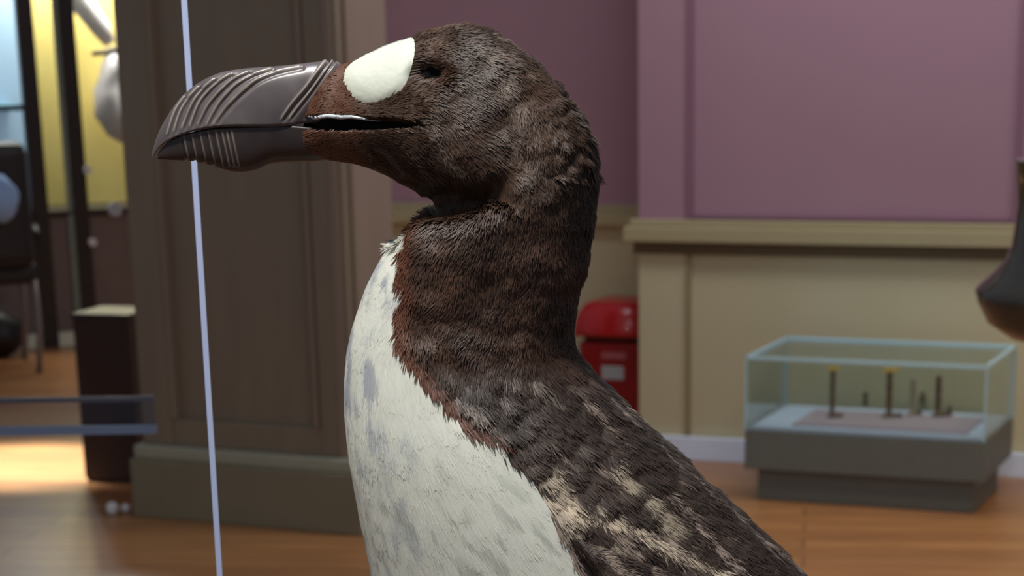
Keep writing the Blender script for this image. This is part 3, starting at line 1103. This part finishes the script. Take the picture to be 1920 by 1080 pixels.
GL = [([(x0_, 246), (x0_ + 14, 312)], 2.6, .0008, (4, 0, .0003, .5)) for x0_ in (430, 421, 412, 400, 386, 370, 354, 338)]
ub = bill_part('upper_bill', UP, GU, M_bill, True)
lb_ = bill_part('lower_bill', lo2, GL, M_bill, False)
# glossy cutting edge of the gape, highlight painted in as pale colour, near and far
M_gape = mat('horn edge with painted highlight', lin(190, 196, 200), .15, spec=.9)
for side in (0, 1):
    pts = []
    for x_, y_ in ((572, 222), (590, 219), (615, 217.5), (640, 218), (660, 219), (690, 222), (715, 225)):
        hit = on_body(x_, y_, .0006)
        c = hit[0]
        pts.append((c.x, c.y if side == 0 else 2 * YB - c.y, c.z))
    o = own(MB().tube(pts, [.0003, .0008, .0010, .0010, .0008, .0005, .0002], 10).build('gape_edge', M_gape, None, True))

# ---- flipper-like wing lying on the flank
WT = [(1056, 946), (1080, 956), (1130, 972), (1210, 1004), (1300, 1050), (1390, 1112), (1500, 1220), (1600, 1370), (1660, 1500)]
WL = [(1060, 951), (1098, 996), (1122, 1060), (1175, 1145), (1230, 1240), (1330, 1320), (1450, 1400), (1560, 1470), (1650, 1515)]


def side_pt(px_, py_, off):
    q_ = at_y(px_, py_, YB)
    h, nn, _, _ = bvh.ray_cast(Vector((q_.x, YB - .3, q_.z)), Vector((0, 1, 0)))
    yb = h.y if h is not None else YB - .02
    return np.array((q_.x, yb - off, q_.z))


nW, mW = 90, 40
WTc, WLc = catmull(WT, nW), catmull(WL, nW)
for side in (0, 1):
    top, bot = [], []
    for i in range(nW):
        for j in range(mW):
            f = j / (mW - 1)
            q_ = WTc[i] * (1 - f) + WLc[i] * f
            s_ = i / (nW - 1)
            bulge = math.sin(math.pi * min(1, f * .97 + .03)) ** .5 if 0 < f < 1 else 0
            top.append(side_pt(q_[0], q_[1], .0015 + .0045 * bulge * sstep(0, .15, s_) * (1 - .6 * s_)))
            bot.append(side_pt(q_[0], q_[1], -.002))
    T_ = np.array(top).reshape(nW, mW, 3)
    B_ = np.array(bot).reshape(nW, mW, 3)
    # smooth the way it lies on the flank
    for _ in range(3):
        for A_ in (T_, B_):
            A_[1:-1, :, 1] = (A_[:-2, :, 1] + A_[1:-1, :, 1] * 2 + A_[2:, :, 1]) / 4
    Wg = np.concatenate([T_, B_[:, ::-1]], 1)
    pw = near_px(Wg.reshape(-1, 3))
    if side:
        Wg[:, :, 1] = 2 * YB - Wg[:, :, 1]
    cw, _ = plumage(pw, Wg.reshape(-1, 3), np.zeros(len(pw)))
    cw = np.where(_[:, None], L3(90, 72, 62), cw)
    wing = own(grid_mesh('wing', Wg, M_skin, None, colors=cw * .9))
    if side == 0:
        Ng = grid_normals(Wg)
        cntw = 16000
        ii, jj = rng.integers(1, nW - 2, cntw), rng.integers(0, mW - 1, cntw)
        a, b = rng.random(cntw)[:, None], rng.random(cntw)[:, None]
        Pw = T_[ii, jj] * (1 - a) + T_[ii + 1, jj] * a + (T_[ii, jj + 1] - T_[ii, jj]) * b
        tw = T_[ii + 1, jj] - T_[ii, jj]
        tw /= np.linalg.norm(tw, axis=1, keepdims=True)
        nw_ = np.cross(tw, T_[ii, jj + 1] - T_[ii, jj])
        nw_ /= np.linalg.norm(nw_, axis=1, keepdims=True) + 1e-12
        nw_ *= -np.sign(nw_[:, 1:2])
        jw = rng.normal(0, 1, cntw).clip(-2, 2) * .5
        pw = near_px(Pw)
        cw, wmw = plumage(pw, Pw, jw)
        okw = np.ones(cntw, bool)
        cw = np.where(wmw[:, None], L3(90, 72, 62), cw)
        fe = blades('wing_feathers', Pw[okw], nw_[okw], tw[okw], (.006 * (1 + .3 * jw))[okw], np.full(okw.sum(), .0008), (.08 + .1 * rng.random(cntw))[okw],
                    (.15 * rng.normal(0, 1, cntw))[okw], cw[okw], M_dfeather, None)
        fe.parent = wing
        fe.matrix_parent_inverse = Matrix.Identity(4)

# ---- legs and webbed feet on a plinth, below the picture
M_leg = mat('black scaly leg', lin(40, 36, 34), .5, var=.2, scale=80)
zf = feet[2]
for sy in (-1, 1):
    yy = YB + sy * .045
    hip = prof(1230, 2140)
    xa = feet[0]
    o = own(MB().tube([(hip[0], yy, hip[2]), (xa + .01, yy, zf + .05), (xa, yy, zf + .012)], [.016, .011, .010], 14).build('leg', M_leg, None, True))
    bm = bmesh.new()
    pts = [(.02, 0), (-.01, .014), (-.085, .040), (-.078, .018), (-.095, 0), (-.078, -.018), (-.085, -.040), (-.01, -.014)]
    lo_ = [bm.verts.new((xa + a, yy + b, zf)) for a, b in pts]
    up_ = [bm.verts.new((xa + a * .97, yy + b * .93, zf + (.008 if a < -.06 else .014))) for a, b in pts]
    bm.faces.new(lo_[::-1]); bm.faces.new(up_)
    for i in range(8):
        bm.faces.new((lo_[i], lo_[(i + 1) % 8], up_[(i + 1) % 8], up_[i]))
    me = bpy.data.meshes.new('foot'); bm.to_mesh(me); bm.free()
    own(link('foot', me, M_leg, None))

pl = empty('bird_plinth', (feet[0], YB, 0), 0, label='dark plinth on which the mounted great auk stands', cat='plinth')
MB().box(-.18, .24, -.14, .14, 0, zf - .022, .004).build('body', M_dark, pl)
MB().box(-.19, .25, -.15, .15, zf - .022, zf - .0005, .003).build('top', M_grey, pl)

# ---- upright glass sheet behind the bill, seen edge on
gy0 = 1.30
g0 = at_y(378.5, 540, gy0)
hd = Vector((g0.x, g0.y, 0)).normalized()
ga = math.atan2(hd.y, hd.x)
gl = empty('glass_sheet', (g0.x, g0.y, 0), ga, label='upright glass sheet seen edge-on as a thin pale blue line behind the bill', cat='glass sheet')
MB().box(.001, .22, -.0015, .0015, zf - .05, 1.78).build('pane', M_glass, gl)
MB().box(-.0005, .001, -.0017, .0017, zf - .05, 1.78).build('polished_edge', mat('pale blue polished glass edge', lin(178, 190, 225), .3, spec=.8), gl)
MB().box(-.01, .23, -.02, .02, 0, zf - .05, .003).build('support', M_dark, gl)
